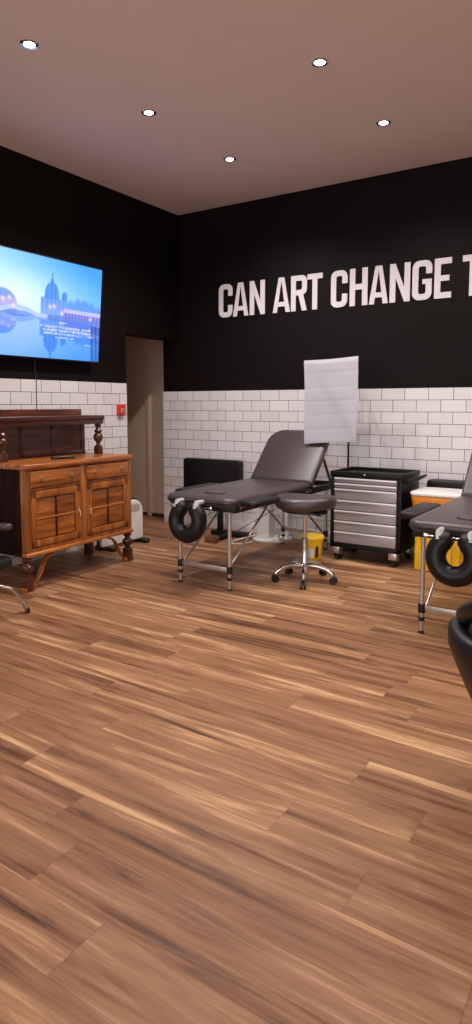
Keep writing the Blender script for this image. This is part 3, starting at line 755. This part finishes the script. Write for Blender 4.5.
# ------------------------------------------------------------------ things along the back wall under the tables
t = thing('padded_board', 'black padded board on a post with a timber foot, behind the left massage table', 'padded board', (-3.65, 5.22, 0))
b = B(); TB = Matrix(((1, 0, 0, 0), (0, 0, -1, 0), (0, 1, 0, 0), (0, 0, 0, 1)))
b.pad(rrect(-0.345, 0.335, 0.40, 0.742, 0.03, 5), -0.03, 0.05, 0.016, 4, M4=TB); b.build('board', 'vinyl_dark', t, angle=60)
b = B(); b.box(0.045, 0.095, -0.01, 0.03, 0.03, 0.42, bev=0.004); b.build('post', 'black_steel', t)
b = B(); b.box(0.0, 0.42, -0.06, 0.05, 0.0, 0.045, bev=0.006); b.box(0.20, 0.26, -0.34, 0.0, 0.0, 0.04, bev=0.006); b.build('base', 'black_steel', t)
b = B(); b.box(0.17, 0.29, -0.40, -0.32, 0.0, 0.058, bev=0.006); b.build('timber_foot', 'raw_wood', t)
t = thing('padded_case', 'black padded case upright at the tiled wall behind the large yellow bin', 'case', (-1.12, 5.33, 0))
b = B(); b.pad(rrect(-0.45, 0.45, 0.0, 0.665, 0.03, 5), -0.055, 0.055, 0.02, 4, M4=TB); b.build('case', 'vinyl_dark', t, angle=60)
b = B(); b.tube([(-0.09, -0.0, 0.664), (-0.085, 0, 0.69), (0.085, 0, 0.69), (0.09, 0, 0.664)], 0.008, 8); b.build('handle', 'black_plastic', t)

def tower(x, y, w, d, h, label):
    t = thing('tower_heater', label, 'tower heater', (x, y, 0), 0, 'white towers at the back wall')
    b = B(); b.pad(ellipse(0, 0, w * 0.86, d * 0.95, 28), 0.0, 0.028, 0.010, 4); b.build('base', 'white_plastic', t)
    b = B(); b.pad(rrect(-w / 2, w / 2, -d / 2, d / 2, 0.015, 4), 0.026, h, 0.012, 4); bd = b.build('body', 'white_plastic', t)
    b = B(); b.box(-w * 0.18, w * 0.28, -d / 2 - 0.003, -d / 2 + 0.004, h * 0.62, h * 0.70, bev=0.002); b.build('control_panel', 'grey_plastic', bd)
    for i in range(6):
        b = B(); b.box(-w * 0.36, w * 0.36, -d / 2 - 0.002, -d / 2 + 0.003, h * 0.78 + i * 0.014, h * 0.78 + i * 0.014 + 0.006); b.build('grille_slat', 'grey_plastic', bd)
tower(-3.045, 5.20, 0.14, 0.11, 0.50, 'white tower heater on an oval base under the left massage table, the wider of two')
tower(-2.915, 5.36, 0.075, 0.07, 0.50, 'slim white tower against the skirting beside the wider tower heater')
b = B(); b.tube([(-3.13, 5.19, 0.05), (-3.2, 5.12, 0.03), (-3.27, 5.0, 0.012), (-3.22, 4.88, 0.010), (-3.12, 4.92, 0.012), (-3.10, 5.05, 0.012)], 0.006, 8)
tag(b.build('power_cable', 'white_plastic'), 'white power cable looping on the floor by the tower heater', 'cable')
t = thing('plug_adapter', 'small white plug adapter on the floor between the two white towers', 'plug', (-2.90, 5.17, 0))
b = B(); b.box(-0.035, 0.035, -0.025, 0.025, 0, 0.055, bev=0.012, seg=3); b.build('casing', 'white_plastic', t)
b = B(); b.box(-0.02, 0.02, -0.020, 0.010, 0.054, 0.075, bev=0.006); b.build('plug', 'white_plastic', t)

# ------------------------------------------------------------------ chairs cut by the frame
t = thing('low_armchair', 'black armchair with bent chrome legs at the left edge in front of the sideboard', 'chair', (-3.34, 2.18, 0), math.radians(20))
b = B(); b.pad(rrect(-0.25, 0.25, -0.26, 0.24, 0.06, 6), 0.300, 0.375, 0.030, 5); b.build('seat', 'vinyl_dark', t, angle=60)
RB = Matrix.Translation((-0.25, 0, 0.36)) @ Matrix.Rotation(math.radians(-12), 4, 'Y') @ Matrix(((0, 0, 1, 0), (1, 0, 0, 0), (0, 1, 0, 0), (0, 0, 0, 1)))
b = B(); b.pad(rrect(-0.24, 0.24, 0.02, 0.42, 0.08, 6), -0.03, 0.03, 0.025, 5, M4=RB); b.build('backrest', 'vinyl_dark', t, angle=60)
for sy in (-1, 1):
    b = B(); b.pad(rrect(-0.22, 0.20, sy * 0.28 - 0.03, sy * 0.28 + 0.03, 0.028, 5), 0.515, 0.555, 0.015, 4); ar = b.build('arm_rest', 'vinyl', t)
    b = B(); b.tube([(-0.15, sy * 0.28, 0.52), (-0.15, sy * 0.275, 0.33)], 0.011, 10); b.build('arm_post', 'black_plastic', ar)
    for sx in (-1, 1):
        b = B(); b.tube([(sx * 0.05, sy * 0.12, 0.295), (sx * 0.10, sy * 0.17, 0.215), (sx * 0.15, sy * 0.21, 0.185), (sx * 0.20, sy * 0.245, 0.165), (sx * 0.235, sy * 0.27, 0.12), (sx * 0.27, sy * 0.31, 0.012)], 0.011, 10); lg = b.build('leg', 'chrome', t)
        b = B(); b.lathe([(0.015, 0.0), (0.016, 0.02), (0.012, 0.032)], c=(sx * 0.271, sy * 0.311, 0), n=12); b.build('foot_cap', 'black_plastic', lg)

t = thing('tub_chair', 'shiny black padded tub chair cut off at the right edge, nearest the camera', 'chair', (-0.205, 2.20, 0), 0)
b = B(); loops = []
for z, r in ((0.215, 0.10), (0.225, 0.19), (0.27, 0.24), (0.34, 0.285), (0.43, 0.325), (0.50, 0.352), (0.545, 0.352), (0.560, 0.335), (0.560, 0.27), (0.50, 0.24), (0.46, 0.16)):
    loops.append([(r * math.cos(2 * PI * i / 40), r * 0.92 * math.sin(2 * PI * i / 40), z) for i in range(40)])
b.loft(loops); b.build('shell', 'vinyl_dark', t, angle=70)
b = B(); b.pad(ellipse(0, 0, 0.245, 0.225, 36), 0.46, 0.525, 0.03, 5); b.build('seat_cushion', 'vinyl', t, angle=60)
pts = [(0.300 * math.cos(math.radians(a)), 0.275 * math.sin(math.radians(a)), 0.562 + 0.16 * math.sin(math.radians((a - 165) * 0.857)) ** 2) for a in range(170, 371, 10)]
b = B(); b.tube(pts, [0.014] + [0.024] + [0.030] * (len(pts) - 4) + [0.024] + [0.014], 14); b.build('back_bolster', 'vinyl_dark', t, angle=70)
b = B(); b.tube([(0, 0, 0.04), (0, 0, 0.22)], 0.03, 18); b.build('pedestal', 'chrome', t)
b = B(); b.lathe([(0.20, 0.0), (0.20, 0.012), (0.16, 0.022), (0.04, 0.04)], n=36); b.build('base', 'chrome', t)

# ------------------------------------------------------------------ world, camera, view
w = bpy.data.worlds.new('room world'); S.world = w; w.use_nodes = True
w.node_tree.nodes['Background'].inputs[0].default_value = (0.93, 0.96, 1.0, 1); w.node_tree.nodes['Background'].inputs[1].default_value = 2.9  # bright background is added fill light, entering by the front opening
cd = bpy.data.cameras.new('camera'); cam = bpy.data.objects.new('camera', cd); COL.objects.link(cam)
cam.location = (0, 0, 1.27); cam.rotation_euler = (math.radians(90 - 5.536), 0, math.radians(32.994))
cd.sensor_fit = 'VERTICAL'; cd.sensor_height = 36.0; cd.lens = 650.0 / 1024 * 36; cd.shift_y = (468 - 512) / 1024.0
cd.clip_start = 0.02
S.camera = cam
S.view_settings.view_transform = 'Standard'; S.view_settings.look = 'None'
S.view_settings.gamma = 1.0; S.view_settings.use_curve_mapping = False
S.view_settings.exposure = 0.08
